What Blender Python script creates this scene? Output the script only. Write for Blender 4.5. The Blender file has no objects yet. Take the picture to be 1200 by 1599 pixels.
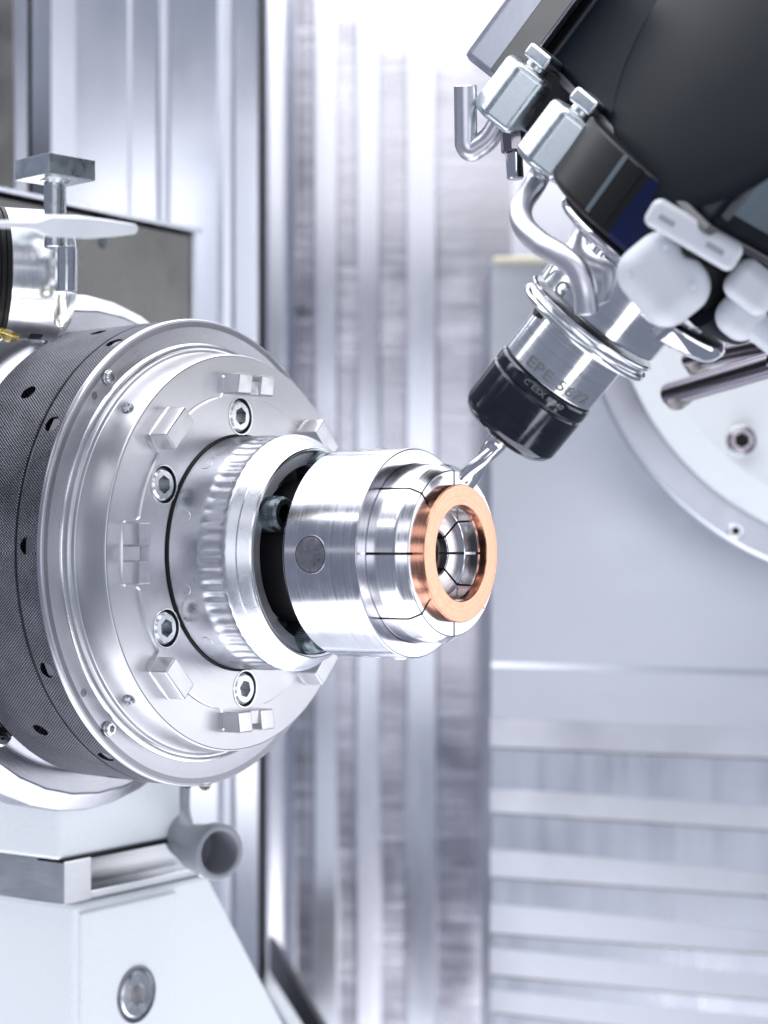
import bpy, bmesh, math, random
from mathutils import Vector, Matrix
random.seed(7)
R = math.radians
SC = bpy.context.scene
COL = SC.collection
F = 3000.0; HY = 850.0           # focal length and horizon in photo pixels (1200 wide)

# ------------------------------------------------------------------ camera
cd = bpy.data.cameras.new('camera'); cam = bpy.data.objects.new('camera', cd); COL.objects.link(cam)
cam.rotation_euler = (R(90), 0, 0)
cd.sensor_fit = 'HORIZONTAL'; cd.sensor_width = 36; cd.lens = 36 * F / 1200
cd.shift_y = (HY - 799.5) / 1200
cd.clip_start = 0.1; cd.clip_end = 200
cd.dof.use_dof = True; cd.dof.focus_distance = 9.25; cd.dof.aperture_fstop = 0.85
SC.camera = cam
SC.render.resolution_x = 768; SC.render.resolution_y = 1024
SC.view_settings.view_transform = 'Standard'; SC.view_settings.look = 'None'
SC.view_settings.exposure = 0.86; SC.view_settings.gamma = 1.0

# ------------------------------------------------------------------ world and lamps
w = bpy.data.worlds.new('World'); SC.world = w; w.use_nodes = True
bg = w.node_tree.nodes['Background']
bg.inputs[0].default_value = (0.64, 0.71, 0.93, 1); bg.inputs[1].default_value = 0.19

def area(name, loc, target, sx, sy, power, col=(1, 1, 1)):
    l = bpy.data.lights.new(name, 'AREA'); l.shape = 'RECTANGLE'; l.size = sx; l.size_y = sy
    l.energy = power; l.color = col
    o = bpy.data.objects.new(name, l); COL.objects.link(o); o.location = loc
    o.rotation_euler = (Vector(target) - Vector(loc)).to_track_quat('-Z', 'Y').to_euler()
    return o
def lamp(name, loc, target, sx, sy, radiance, col=(1, 1, 1)):
    return area(name, loc, target, sx, sy, radiance * math.pi * sx * sy, col)
lamp('ceiling_lamp', (-2, 11, 8.5), (-2, 11.01, 0), 14, 14, 1.9, (.975, .985, 1))
lamp('floor_bounce_lamp', (-2, 10, -8), (-2, 10.01, 0), 14, 13, 1.45, (.94, .96, 1))
lamp('right_fill', (15, 11, 1), (0, 11, 0), 12, 11, 1.08, (.965, .98, 1))  # unseen fill, added so the chuck faces reflect something bright
lamp('left_strip_lamp', (-11, 7, 7), (0, 9, 0), 5, 1.0, 2.5, (.95, .97, 1))
lamp('left_low_fill', (-12, 4.6, .6), (0, 9, 0), 5, .7, .34, (1, .99, .95))  # added out of view, lifts the middle of the chuck body to grey
lamp('front_low_fill', (3.6, .3, -7.2), (.8, 8.7, .8), 3.2, 2.6, 2.2, (1, .99, .98))  # added out of view for a highlight on the tool sleeve
lamp('rear_fill_high', (0, -5, 8.3), (0, 17, 4), 14, 4, .72, (1, .995, .98))  # unseen fill added behind the camera, mirrored by the upper ribbed wall
lamp('rear_fill_low', (0, -5, .3), (0, 17, .3), 11, 5.5, .95, (.94, .96, 1))  # second fill added behind the camera, brightens surfaces facing it

# ------------------------------------------------------------------ helpers
def tag(o, label=None, cat=None, group=None, kind=None):
    if label: o['label'] = label
    if cat: o['category'] = cat
    if group: o['group'] = group
    if kind: o['kind'] = kind
    return o
def empty(name, label, cat, mat=None, group=None, parent=None):
    o = bpy.data.objects.new(name, None); COL.objects.link(o); o.empty_display_size = .2
    if mat is not None: o.matrix_world = mat
    return tag(o, label, cat, group)
def at(px, py, Y): return Vector(((px - 600) / F * Y, Y, (HY - py) / F * Y))
def frame(loc, X, Z):
    X = Vector(X).normalized(); Z = Vector(Z); Z = (Z - Z.dot(X) * X).normalized(); Y = Z.cross(X)
    m = Matrix((X, Y, Z)).transposed().to_4x4(); m.translation = loc; return m
def mk(name, verts, faces, mat, parent=None, sharp=32, bevel=0, local=None, segs=2):
    me = bpy.data.meshes.new(name); me.from_pydata([tuple(v) for v in verts], [], faces)
    bm = bmesh.new(); bm.from_mesh(me); bmesh.ops.remove_doubles(bm, verts=bm.verts, dist=1e-6)
    bmesh.ops.recalc_face_normals(bm, faces=bm.faces)
    if bevel:
        es = [e for e in bm.edges if len(e.link_faces) == 2 and e.calc_face_angle(0) > R(35)]
        bmesh.ops.bevel(bm, geom=es, offset=bevel, segments=segs, profile=.5, affect='EDGES', clamp_overlap=True)
    bm.to_mesh(me); bm.free()
    me.shade_smooth(); me.set_sharp_from_angle(angle=R(sharp))
    me.materials.append(mat)
    o = bpy.data.objects.new(name, me); COL.objects.link(o); wn_(o)
    if parent: o.parent = parent
    if local is not None: o.matrix_local = local
    return o
def wn_(o):
    m = o.modifiers.new('weighted', 'WEIGHTED_NORMAL'); m.mode = 'FACE_AREA'; m.weight = 90; m.keep_sharp = True; m.thresh = .01
def chamf(prof, c, closed=True):
    out = []; n = len(prof)
    for i, p in enumerate(prof):
        if not closed and i in (0, n - 1): out.append(p); continue
        a = Vector(prof[i - 1]); b = Vector(p); d = Vector(prof[(i + 1) % n])
        u = a - b; v = d - b
        if u.length < 1e-6 or v.length < 1e-6: out.append(p); continue
        ang = math.degrees(u.angle(v))
        if ang > 155: out.append(p); continue
        cc = min(c, u.length * .4, v.length * .4)
        out += [tuple(b + u.normalized() * cc), tuple(b + v.normalized() * cc)]
    return out
def lathe(name, prof, mat, parent=None, seg=160, a0=0., a1=360., closed=True, ch=.004, sharp=32, local=None):
    prof = chamf(prof, ch, closed) if ch else prof
    full = abs(a1 - a0 - 360) < 1e-6
    n = seg if full else seg + 1; m = len(prof); V = []; Fc = []
    for i in range(n):
        a = R(a0 + (a1 - a0) * i / seg); c, s = math.cos(a), math.sin(a)
        for x, r in prof: V.append((x, -r * c, r * s))
    for i in range(seg):
        j = (i + 1) % n
        for k in range(m if closed else m - 1):
            l = (k + 1) % m
            Fc.append((i * m + k, i * m + l, j * m + l, j * m + k))
    if not full and closed:
        Fc.append(tuple(range(m))); Fc.append(tuple(reversed(range((n - 1) * m, n * m))))
    return mk(name, V, Fc, mat, parent, sharp, local=local)
def solid(x0, x1, r): return [(x0, 0.0), (x0, r), (x1, r), (x1, 0.0)]
def disc(name, x0, x1, r, mat, parent, seg=48, ch=.003, local=None):
    return lathe(name, solid(x0, x1, r), mat, parent, seg, closed=False, ch=ch, local=local)
def prism_xy(name, poly, z0, z1, mat, parent=None, bevel=0, local=None, segs=2):
    n = len(poly); V = [(x, y, z0) for x, y in poly] + [(x, y, z1) for x, y in poly]
    Fc = [tuple(range(n)), tuple(range(n, 2 * n))] + [(i, (i + 1) % n, n + (i + 1) % n, n + i) for i in range(n)]
    return mk(name, V, Fc, mat, parent, bevel=bevel, local=local, segs=segs)
def prism_x(name, poly, x0, x1, mat, parent=None, bevel=0, local=None, segs=2):   # poly in (y,z)
    n = len(poly); V = [(x0, y, z) for y, z in poly] + [(x1, y, z) for y, z in poly]
    Fc = [tuple(range(n)), tuple(range(n, 2 * n))] + [(i, (i + 1) % n, n + (i + 1) % n, n + i) for i in range(n)]
    return mk(name, V, Fc, mat, parent, bevel=bevel, local=local, segs=segs)
def box(name, lo, hi, mat, parent=None, bevel=.005, local=None, segs=2):
    return prism_xy(name, [(lo[0], lo[1]), (hi[0], lo[1]), (hi[0], hi[1]), (lo[0], hi[1])], lo[2], hi[2], mat, parent, bevel, local, segs)
def smooth_path(P, n=8):
    P = [Vector(p) for p in P]; out = []
    Q = [P[0] * 2 - P[1]] + P + [P[-1] * 2 - P[-2]]
    for i in range(1, len(Q) - 2):
        for k in range(n):
            t = k / n; a, b, c, d = Q[i - 1], Q[i], Q[i + 1], Q[i + 2]
            out.append(.5 * ((2 * b) + (c - a) * t + (2 * a - 5 * b + 4 * c - d) * t * t + (3 * b - a - 3 * c + d) * t ** 3))
    out.append(P[-1]); return out
def tube(name, P, r, mat, parent=None, seg=24, hole=True, n=8):
    P = smooth_path(P, n) if n > 1 else [Vector(p) for p in P]
    V = []; Fc = []; N = None; rings = []
    for i, p in enumerate(P):
        t = (P[min(i + 1, len(P) - 1)] - P[max(i - 1, 0)]).normalized()
        if N is None: N = t.orthogonal().normalized()
        N = (N - N.dot(t) * t).normalized(); B = t.cross(N)
        rings.append((p, t, N, B, r))
    if hole:
        p, t, N, B, _ = rings[-1]
        rings += [(p + t * r * .08, t, N, B, r * .93), (p + t * r * .08, t, N, B, r * .62), (p - t * r * 1.5, t, N, B, r * .6)]
    for p, t, N, B, rr in rings:
        for k in range(seg):
            a = 2 * math.pi * k / seg; V.append(p + rr * (math.cos(a) * N + math.sin(a) * B))
    for i in range(len(rings) - 1):
        for k in range(seg):
            l = (k + 1) % seg; Fc.append((i * seg + k, i * seg + l, (i + 1) * seg + l, (i + 1) * seg + k))
    Fc.append(tuple(range(seg))); Fc.append(tuple(range((len(rings) - 1) * seg, len(rings) * seg)))
    return mk(name, V, Fc, mat, parent, 40)
def cutters(o, cs):
    """boolean-subtract the temporary meshes cs from o"""
    o.modifiers.clear()
    for c in cs:
        m = o.modifiers.new('cut', 'BOOLEAN'); m.operation = 'DIFFERENCE'; m.solver = 'EXACT'; m.object = c
    bpy.context.view_layer.update()
    dg = bpy.context.evaluated_depsgraph_get()
    me = bpy.data.meshes.new_from_object(o.evaluated_get(dg))
    o.modifiers.clear(); o.data = me
    me.shade_smooth(); me.set_sharp_from_angle(angle=R(11))
    for c in cs: bpy.data.objects.remove(c, do_unlink=True)
def rotx(a): return Matrix.Rotation(R(a), 4, 'X')
def rad_pos(x, r, a):  # local matrix at angle a (0 toward camera, + up) whose local X points along the axis
    a = R(a); return Matrix.Translation((x, -r * math.cos(a), r * math.sin(a)))
def rad_out(x, r, a):  # local X points radially outward
    a = R(a); o = Vector((0, -math.cos(a), math.sin(a)))
    return frame(Vector((x, 0, 0)) + o * r, o, (1, 0, 0))
def copy_tree(o, parent=None):
    c = o.copy(); COL.objects.link(c)
    if parent is not None: c.parent = parent
    for ch in o.children:
        d = copy_tree(ch, c); d.matrix_local = ch.matrix_local.copy()
    return c

# ------------------------------------------------------------------ materials
def nodes(name):
    m = bpy.data.materials.new(name); m.use_nodes = True
    nt = m.node_tree; return m, nt, nt.nodes['Principled BSDF']
def N(nt, t, **k):
    n = nt.nodes.new(t)
    for a, b in k.items(): setattr(n, a, b)
    return n
def metal(name, col, rough, metallic=1., scale=(20, 20, 20), rvar=.12, cvar=.06, bump=.02, aniso=0., blotch=3., spec=.5, coat=0.):
    """metal with stretched grain (scale per object axis), blotches of wear, optional turned anisotropy about X"""
    m, nt, b = nodes(name); L = nt.links.new
    tc = N(nt, 'ShaderNodeTexCoord'); mp = N(nt, 'ShaderNodeMapping'); mp.inputs['Scale'].default_value = scale
    L(tc.outputs['Object'], mp.inputs[0])
    n1 = N(nt, 'ShaderNodeTexNoise'); n1.inputs['Scale'].default_value = 1; n1.inputs['Detail'].default_value = 5; n1.inputs['Roughness'].default_value = .65
    L(mp.outputs[0], n1.inputs['Vector'])
    n2 = N(nt, 'ShaderNodeTexNoise'); n2.inputs['Scale'].default_value = blotch; n2.inputs['Detail'].default_value = 6
    L(tc.outputs['Object'], n2.inputs['Vector'])
    mx = N(nt, 'ShaderNodeMath', operation='ADD'); L(n1.outputs[0], mx.inputs[0]); L(n2.outputs[0], mx.inputs[1])
    mr = N(nt, 'ShaderNodeMapRange'); mr.inputs[1].default_value = .6; mr.inputs[2].default_value = 1.4
    mr.inputs[3].default_value = max(.03, rough - rvar); mr.inputs[4].default_value = rough + rvar
    L(mx.outputs[0], mr.inputs[0]); L(mr.outputs[0], b.inputs['Roughness'])
    cr = N(nt, 'ShaderNodeMapRange'); cr.inputs[1].default_value = .6; cr.inputs[2].default_value = 1.4
    cr.inputs[3].default_value = 1 - cvar * 2; cr.inputs[4].default_value = 1 + cvar; L(mx.outputs[0], cr.inputs[0])
    vm = N(nt, 'ShaderNodeVectorMath', operation='SCALE'); vm.inputs[0].default_value = col; L(cr.outputs[0], vm.inputs['Scale'])
    L(vm.outputs[0], b.inputs['Base Color'])
    b.inputs['Metallic'].default_value = metallic; b.inputs['Specular IOR Level'].default_value = spec
    b.inputs['Coat Weight'].default_value = coat; b.inputs['Coat Roughness'].default_value = .08
    if bump:
        bp = N(nt, 'ShaderNodeBump'); bp.inputs['Strength'].default_value = bump * 10 if bump < .1 else 1; bp.inputs['Distance'].default_value = .002
        L(n1.outputs[0], bp.inputs['Height']); L(bp.outputs[0], b.inputs['Normal'])
    if aniso:
        b.inputs['Anisotropic'].default_value = aniso
        t = N(nt, 'ShaderNodeTangent', direction_type='RADIAL', axis='X'); L(t.outputs[0], b.inputs['Tangent'])
    return m
def turned(name, col, rough, freq=160, aniso=.6, rvar=.08, cvar=.05, bump=.35, blotch=4, x_freq=None):
    """lathe-turned metal: fine rings in radius on faces and along X on the sides"""
    m, nt, b = nodes(name); L = nt.links.new
    tc = N(nt, 'ShaderNodeTexCoord'); sp = N(nt, 'ShaderNodeSeparateXYZ'); L(tc.outputs['Object'], sp.inputs[0])
    y2 = N(nt, 'ShaderNodeMath', operation='MULTIPLY'); L(sp.outputs[1], y2.inputs[0]); L(sp.outputs[1], y2.inputs[1])
    z2 = N(nt, 'ShaderNodeMath', operation='MULTIPLY'); L(sp.outputs[2], z2.inputs[0]); L(sp.outputs[2], z2.inputs[1])
    ad = N(nt, 'ShaderNodeMath', operation='ADD'); L(y2.outputs[0], ad.inputs[0]); L(z2.outputs[0], ad.inputs[1])
    sq = N(nt, 'ShaderNodeMath', operation='SQRT'); L(ad.outputs[0], sq.inputs[0])
    cb = N(nt, 'ShaderNodeCombineXYZ'); L(sp.outputs[0], cb.inputs[0]); L(sq.outputs[0], cb.inputs[1])
    mp = N(nt, 'ShaderNodeMapping'); mp.inputs['Scale'].default_value = (x_freq or freq, freq, 1); L(cb.outputs[0], mp.inputs[0])
    n1 = N(nt, 'ShaderNodeTexNoise'); n1.inputs['Scale'].default_value = 1; n1.inputs['Detail'].default_value = 3; L(mp.outputs[0], n1.inputs['Vector'])
    n2 = N(nt, 'ShaderNodeTexNoise'); n2.inputs['Scale'].default_value = blotch; n2.inputs['Detail'].default_value = 7; n2.inputs['Roughness'].default_value = .6
    L(tc.outputs['Object'], n2.inputs['Vector'])
    mx = N(nt, 'ShaderNodeMath', operation='ADD'); L(n1.outputs[0], mx.inputs[0]); L(n2.outputs[0], mx.inputs[1])
    for lo, hi, sock in ((max(.03, rough - rvar), rough + rvar, 'r'), (1 - 2 * cvar, 1 + cvar, 'c')):
        mr = N(nt, 'ShaderNodeMapRange'); mr.inputs[1].default_value = .6; mr.inputs[2].default_value = 1.4
        mr.inputs[3].default_value = lo; mr.inputs[4].default_value = hi; L(mx.outputs[0], mr.inputs[0])
        if sock == 'r': L(mr.outputs[0], b.inputs['Roughness'])
        else:
            vm = N(nt, 'ShaderNodeVectorMath', operation='SCALE'); vm.inputs[0].default_value = col
            L(mr.outputs[0], vm.inputs['Scale']); L(vm.outputs[0], b.inputs['Base Color'])
    b.inputs['Metallic'].default_value = 1
    bp = N(nt, 'ShaderNodeBump'); bp.inputs['Strength'].default_value = bump; bp.inputs['Distance'].default_value = .0012
    L(n1.outputs[0], bp.inputs['Height']); L(bp.outputs[0], b.inputs['Normal'])
    b.inputs['Anisotropic'].default_value = aniso
    t = N(nt, 'ShaderNodeTangent', direction_type='RADIAL', axis='X'); L(t.outputs[0], b.inputs['Tangent'])
    return m
def knurl_mat(name, pitch, radius):
    m, nt, b = nodes(name); L = nt.links.new
    tc = N(nt, 'ShaderNodeTexCoord'); sp = N(nt, 'ShaderNodeSeparateXYZ'); L(tc.outputs['Object'], sp.inputs[0])
    at2 = N(nt, 'ShaderNodeMath', operation='ARCTAN2'); L(sp.outputs[2], at2.inputs[0]); L(sp.outputs[1], at2.inputs[1])
    mu = N(nt, 'ShaderNodeMath', operation='MULTIPLY'); L(at2.outputs[0], mu.inputs[0]); mu.inputs[1].default_value = radius
    k = 2 * math.pi / pitch; sines = []
    for sg in (1, -1):
        ax = N(nt, 'ShaderNodeMath', operation='MULTIPLY'); L(sp.outputs[0], ax.inputs[0]); ax.inputs[1].default_value = sg * .8
        s = N(nt, 'ShaderNodeMath', operation='ADD'); L(mu.outputs[0], s.inputs[0]); L(ax.outputs[0], s.inputs[1])
        f = N(nt, 'ShaderNodeMath', operation='MULTIPLY'); L(s.outputs[0], f.inputs[0]); f.inputs[1].default_value = k
        si = N(nt, 'ShaderNodeMath', operation='SINE'); L(f.outputs[0], si.inputs[0])
        ab = N(nt, 'ShaderNodeMath', operation='ABSOLUTE'); L(si.outputs[0], ab.inputs[0]); sines.append(ab)
    mn = N(nt, 'ShaderNodeMath', operation='MINIMUM'); L(sines[0].outputs[0], mn.inputs[0]); L(sines[1].outputs[0], mn.inputs[1])
    n2 = N(nt, 'ShaderNodeTexNoise'); n2.inputs['Scale'].default_value = 5; n2.inputs['Detail'].default_value = 10; n2.inputs['Roughness'].default_value = .75; L(tc.outputs['Object'], n2.inputs['Vector'])
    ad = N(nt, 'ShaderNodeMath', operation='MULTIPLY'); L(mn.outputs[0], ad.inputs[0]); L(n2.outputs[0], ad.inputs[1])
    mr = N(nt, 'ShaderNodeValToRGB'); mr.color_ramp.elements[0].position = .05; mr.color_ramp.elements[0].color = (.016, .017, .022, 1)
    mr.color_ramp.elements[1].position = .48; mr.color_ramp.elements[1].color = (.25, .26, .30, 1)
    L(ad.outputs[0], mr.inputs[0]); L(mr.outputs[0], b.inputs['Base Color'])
    b.inputs['Metallic'].default_value = 1; b.inputs['Roughness'].default_value = .36
    bp = N(nt, 'ShaderNodeBump'); bp.inputs['Strength'].default_value = .8; bp.inputs['Distance'].default_value = .006
    L(mn.outputs[0], bp.inputs['Height']); L(bp.outputs[0], b.inputs['Normal'])
    return m
def plain(name, col, rough, metallic=0., bumpscale=0, spec=.5, trans=0., ior=1.45, sss=0., coat=0.):
    m, nt, b = nodes(name); L = nt.links.new
    b.inputs['Metallic'].default_value = metallic; b.inputs['Roughness'].default_value = rough
    b.inputs['Specular IOR Level'].default_value = spec; b.inputs['Transmission Weight'].default_value = trans; b.inputs['IOR'].default_value = ior
    b.inputs['Coat Weight'].default_value = coat
    if sss:
        b.inputs['Subsurface Weight'].default_value = sss; b.inputs['Subsurface Radius'].default_value = (.1, .1, .1)
    tc = N(nt, 'ShaderNodeTexCoord'); n = N(nt, 'ShaderNodeTexNoise'); n.inputs['Scale'].default_value = bumpscale or 6; n.inputs['Detail'].default_value = 6
    L(tc.outputs['Object'], n.inputs['Vector'])
    cr = N(nt, 'ShaderNodeMapRange'); cr.inputs[1].default_value = .3; cr.inputs[2].default_value = .7; cr.inputs[3].default_value = .94; cr.inputs[4].default_value = 1.03
    L(n.outputs[0], cr.inputs[0]); vm = N(nt, 'ShaderNodeVectorMath', operation='SCALE'); vm.inputs[0].default_value = col
    L(cr.outputs[0], vm.inputs['Scale']); L(vm.outputs[0], b.inputs['Base Color'])
    if bumpscale:
        bp = N(nt, 'ShaderNodeBump'); bp.inputs['Strength'].default_value = .25; bp.inputs['Distance'].default_value = .002
        L(n.outputs[0], bp.inputs['Height']); L(bp.outputs[0], b.inputs['Normal'])
    return m

M = {}
M['plate'] = turned('satin_plate', (.64, .64, .665), .34, 220, .5, bump=.28, cvar=.06)
M['ring'] = turned('ground_ring', (.25, .25, .28), .30, 260, .6, bump=.3, cvar=.08)
M['rim'] = turned('machined_rim', (.50, .50, .54), .3, 200, .5)
M['bright'] = turned('bright_turned', (.86, .86, .87), .20, 240, .5, bump=.2)
M['body'] = turned('ground_body', (.72, .72, .77), .17, 60, .35, bump=.05, cvar=.10, blotch=9)
M['jaw'] = turned('jaw_steel', (.80, .80, .83), .20, 120, .4, bump=.1, cvar=.04)
M['nut'] = metal('cast_nut', (.68, .69, .74), .32, scale=(60, 60, 60), bump=.015, cvar=.05, blotch=14, rvar=.08)
M['dark'] = turned('dark_bore', (.36, .35, .36), .38, 100, .4, bump=.2)
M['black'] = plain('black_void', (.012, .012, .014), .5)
M['castgrey'] = metal('rough_steel', (.72, .72, .76), .5, scale=(40, 40, 40), bump=.01)
M['rubber'] = plain('black_rubber', (.010, .010, .012), .42, spec=.25)
M['knurl'] = knurl_mat('knurled_steel', .030, 1.19)
M['copper'] = turned('copper', (.76, .37, .25), .13, 110, .25, bump=.22, cvar=.13, blotch=26)
M['bolt'] = metal('zinc_bolt', (.72, .74, .76), .24, scale=(30, 30, 30), bump=.02)
M['blackbolt'] = metal('black_oxide', (.14, .17, .19), .3, scale=(60, 60, 60), bump=.03)
M['pin'] = metal('scuffed_pin', (.42, .41, .44), .30, scale=(90, 90, 90), bump=.08, cvar=.25, blotch=20)
M['chrome'] = metal('chrome', (.80, .80, .84), .08, scale=(4, 4, 4), rvar=.03, bump=0)
M['darkchrome'] = metal('dark_chrome', (.30, .27, .30), .10, scale=(4, 4, 4), rvar=.03, bump=0)
M['holder'] = turned('holder_steel', (.82, .83, .85), .15, 130, .4, bump=.12, blotch=5, cvar=.06)
M['nutblack'] = turned('black_collet_nut', (.080, .085, .100), .12, 200, .5, bump=.15, blotch=12, cvar=.15)
M['carbide'] = metal('carbide', (.85, .85, .88), .14, scale=(30, 30, 30), rvar=.04, bump=.01)
M['zinc'] = metal('zinc_plated', (.66, .71, .74), .32, scale=(25, 25, 25), bump=.01, cvar=.06, blotch=10)
M['tube'] = metal('steel_tube', (.72, .72, .77), .34, scale=(8, 8, 8), rvar=.05, bump=.01)
M['head'] = plain('black_paint', (.006, .009, .014), .45, spec=.07, bumpscale=40)
M['headgloss'] = plain('gloss_black', (.005, .008, .013), .42, spec=.07)
M['headlight'] = plain('smoked_panel', (.10, .13, .15), .25, spec=.3)
M['headrim'] = plain('head_rim', (.06, .06, .07), .35)
M['blue'] = plain('blue_paint', (.004, .009, .05), .35, spec=.3)
M['redbrown'] = plain('brown_streak', (.10, .035, .04), .4)
M['plastic'] = plain('white_plastic', (.66, .68, .73), .38, sss=.15)
M['white'] = plain('white_enamel', (.89, .925, .955), .42, bumpscale=90)
M['whiteplain'] = plain('white_smooth', (.86, .88, .92), .35)
M['discring'] = turned('disc_ring', (.62, .63, .70), .36, 80, .3, bump=.1)
M['grey'] = plain('grey_plastic', (.33, .34, .38), .35)
M['band'] = metal('band_steel', (.78, .79, .81), .38, scale=(6, 6, 90), bump=.02)
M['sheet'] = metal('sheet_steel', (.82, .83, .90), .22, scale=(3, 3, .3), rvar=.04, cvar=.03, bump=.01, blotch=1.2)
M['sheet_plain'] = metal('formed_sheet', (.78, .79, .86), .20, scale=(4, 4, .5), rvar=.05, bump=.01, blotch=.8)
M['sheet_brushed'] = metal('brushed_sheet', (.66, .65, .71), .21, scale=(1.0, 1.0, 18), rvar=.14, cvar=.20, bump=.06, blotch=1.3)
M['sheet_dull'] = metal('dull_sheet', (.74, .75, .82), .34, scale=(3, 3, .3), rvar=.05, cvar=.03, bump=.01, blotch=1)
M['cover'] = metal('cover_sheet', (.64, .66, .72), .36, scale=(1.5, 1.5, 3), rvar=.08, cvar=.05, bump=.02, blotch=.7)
M['cover_streak'] = metal('streaked_sheet', (.52, .54, .62), .32, scale=(7, 7, .4), rvar=.10, cvar=.06, bump=.05, blotch=1)  # base colour lowered to put shading on the plates between lips
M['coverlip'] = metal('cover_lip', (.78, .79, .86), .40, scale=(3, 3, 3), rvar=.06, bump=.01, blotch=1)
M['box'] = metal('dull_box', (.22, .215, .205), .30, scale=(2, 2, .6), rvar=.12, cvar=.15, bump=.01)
M['brass'] = plain('cream_edge', (.75, .70, .52), .4)
M['drop'] = plain('coolant_drop', (.93, .90, .78), .02, trans=1., ior=1.36)
M['amber'] = plain('amber_oil', (.85, .66, .15), .03, trans=.9, ior=1.4)
M['engrave'] = plain('engraving', (.20, .21, .21), .5, metallic=.5)
M['laser'] = plain('laser_mark', (.20, .20, .22), .45, metallic=.6)

# ------------------------------------------------------------------ small parts
def hex_poly(r, n=6, off=0): return [(r * math.cos(R(off + 360 * i / n)), r * math.sin(R(off + 360 * i / n))) for i in range(n)]
def cap_screw(name, r, h, parent, local, mat, sock=.58, knurl=False, label=None):
    """socket head screw, local X out of the head; hexagon socket cut in"""
    o = lathe(name, [(-.02, 0), (-.02, r), (h, r), (h, 0)], mat, parent, 48, closed=False, ch=r * .14)
    me = o.data; bm = bmesh.new(); bm.from_mesh(me)
    # open the front: delete the front disc (vertices on the axis at x=h) and build a socket
    vs = [v for v in bm.verts if abs(v.co.x - h) < 1e-5 and (v.co.yz.length < 1e-5)]
    bmesh.ops.delete(bm, geom=vs, context='VERTS')
    edge = sorted([v for v in bm.verts if abs(v.co.x - h) < 1e-5], key=lambda v: math.atan2(v.co.z, v.co.y))
    hexp = hex_poly(r * sock, 6, 15); hv = []; dv = []
    for (y, z) in hexp: hv.append(bm.verts.new((h, y, z))); dv.append(bm.verts.new((h - r * 1.15, y, z)))
    def ang(v): return math.atan2(v.co.z, v.co.y) % (2 * math.pi)
    edge.sort(key=ang); hs = sorted(hv, key=ang); ds = sorted(dv, key=ang); nE = len(edge)
    def nearest(i): 
        a = ang(hs[i]); return min(range(nE), key=lambda k: abs((ang(edge[k]) - a + math.pi) % (2 * math.pi) - math.pi))
    for i in range(6):
        j = (i + 1) % 6; a = nearest(i); b = nearest(j); L = [hs[j], hs[i]]; k = a
        while True:
            L.append(edge[k])
            if k == b: break
            k = (k + 1) % nE
        try: bm.faces.new(L)
        except ValueError: pass
        try: bm.faces.new([hs[i], hs[j], ds[j], ds[i]])
        except ValueError: pass
    bm.faces.new(ds)
    if knurl:
        for v in bm.verts:
            if v.co.x < h * .8 and v.co.x > -.01: pass
    bmesh.ops.recalc_face_normals(bm, faces=bm.faces); bm.to_mesh(me); bm.free(); me.set_sharp_from_angle(angle=R(32))
    o.matrix_local = local
    if label: o['label'] = label
    return o
def wrap_text(name, s, size, x0, rad, a_start, mat, parent, depth=.0015, sign=1, flip=False, font_scale=1.0):
    """text wrapped round a cylinder about X: letters run with the angle, their tops point along +X"""
    c = bpy.data.curves.new(name, 'FONT'); c.body = s; c.size = size; c.space_character = 1.08; c.resolution_u = 3; c.offset = size * .02
    t = bpy.data.objects.new('tmp', c); COL.objects.link(t); bpy.context.view_layer.update()
    dg = bpy.context.evaluated_depsgraph_get(); me = bpy.data.meshes.new_from_object(t.evaluated_get(dg))
    bpy.data.objects.remove(t, do_unlink=True)
    bm = bmesh.new(); bm.from_mesh(me)
    bmesh.ops.triangulate(bm, faces=bm.faces)
    for _ in range(2): bmesh.ops.subdivide_edges(bm, edges=[e for e in bm.edges if e.calc_length() > size * .12], cuts=1)
    bmesh.ops.triangulate(bm, faces=bm.faces)
    for v in bm.verts:
        u, q = v.co.x * font_scale, v.co.y
        a = R(a_start) + sign * u / rad
        rr = rad + depth; v.co = (x0 + q, -rr * math.cos(a), rr * math.sin(a))
    bm.normal_update(); bm.to_mesh(me); bm.free(); me.materials.clear(); me.materials.append(mat)
    o = bpy.data.objects.new(name, me); COL.objects.link(o); o.parent = parent
    return o

# ================================================================== BACKGROUND STRUCTURE
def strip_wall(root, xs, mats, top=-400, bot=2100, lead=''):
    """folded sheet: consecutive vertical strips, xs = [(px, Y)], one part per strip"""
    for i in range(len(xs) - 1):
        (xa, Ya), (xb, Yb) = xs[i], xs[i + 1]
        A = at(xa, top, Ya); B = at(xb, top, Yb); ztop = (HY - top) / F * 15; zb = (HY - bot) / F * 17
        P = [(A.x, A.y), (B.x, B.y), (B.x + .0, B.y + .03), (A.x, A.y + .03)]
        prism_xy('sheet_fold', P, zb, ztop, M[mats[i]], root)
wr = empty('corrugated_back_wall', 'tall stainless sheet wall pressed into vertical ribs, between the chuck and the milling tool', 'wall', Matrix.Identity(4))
fr, bk = 16.70, 16.95
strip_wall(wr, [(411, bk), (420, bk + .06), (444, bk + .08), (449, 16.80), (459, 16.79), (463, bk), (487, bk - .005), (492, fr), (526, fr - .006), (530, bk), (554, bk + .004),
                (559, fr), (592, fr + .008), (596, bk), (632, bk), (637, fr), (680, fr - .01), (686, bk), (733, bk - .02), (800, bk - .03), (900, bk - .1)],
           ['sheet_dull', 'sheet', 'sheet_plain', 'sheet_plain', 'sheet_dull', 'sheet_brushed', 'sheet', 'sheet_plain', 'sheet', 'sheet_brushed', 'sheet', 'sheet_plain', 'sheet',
            'sheet_brushed', 'sheet', 'sheet_plain', 'sheet', 'sheet_brushed', 'sheet_brushed', 'sheet'])
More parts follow.
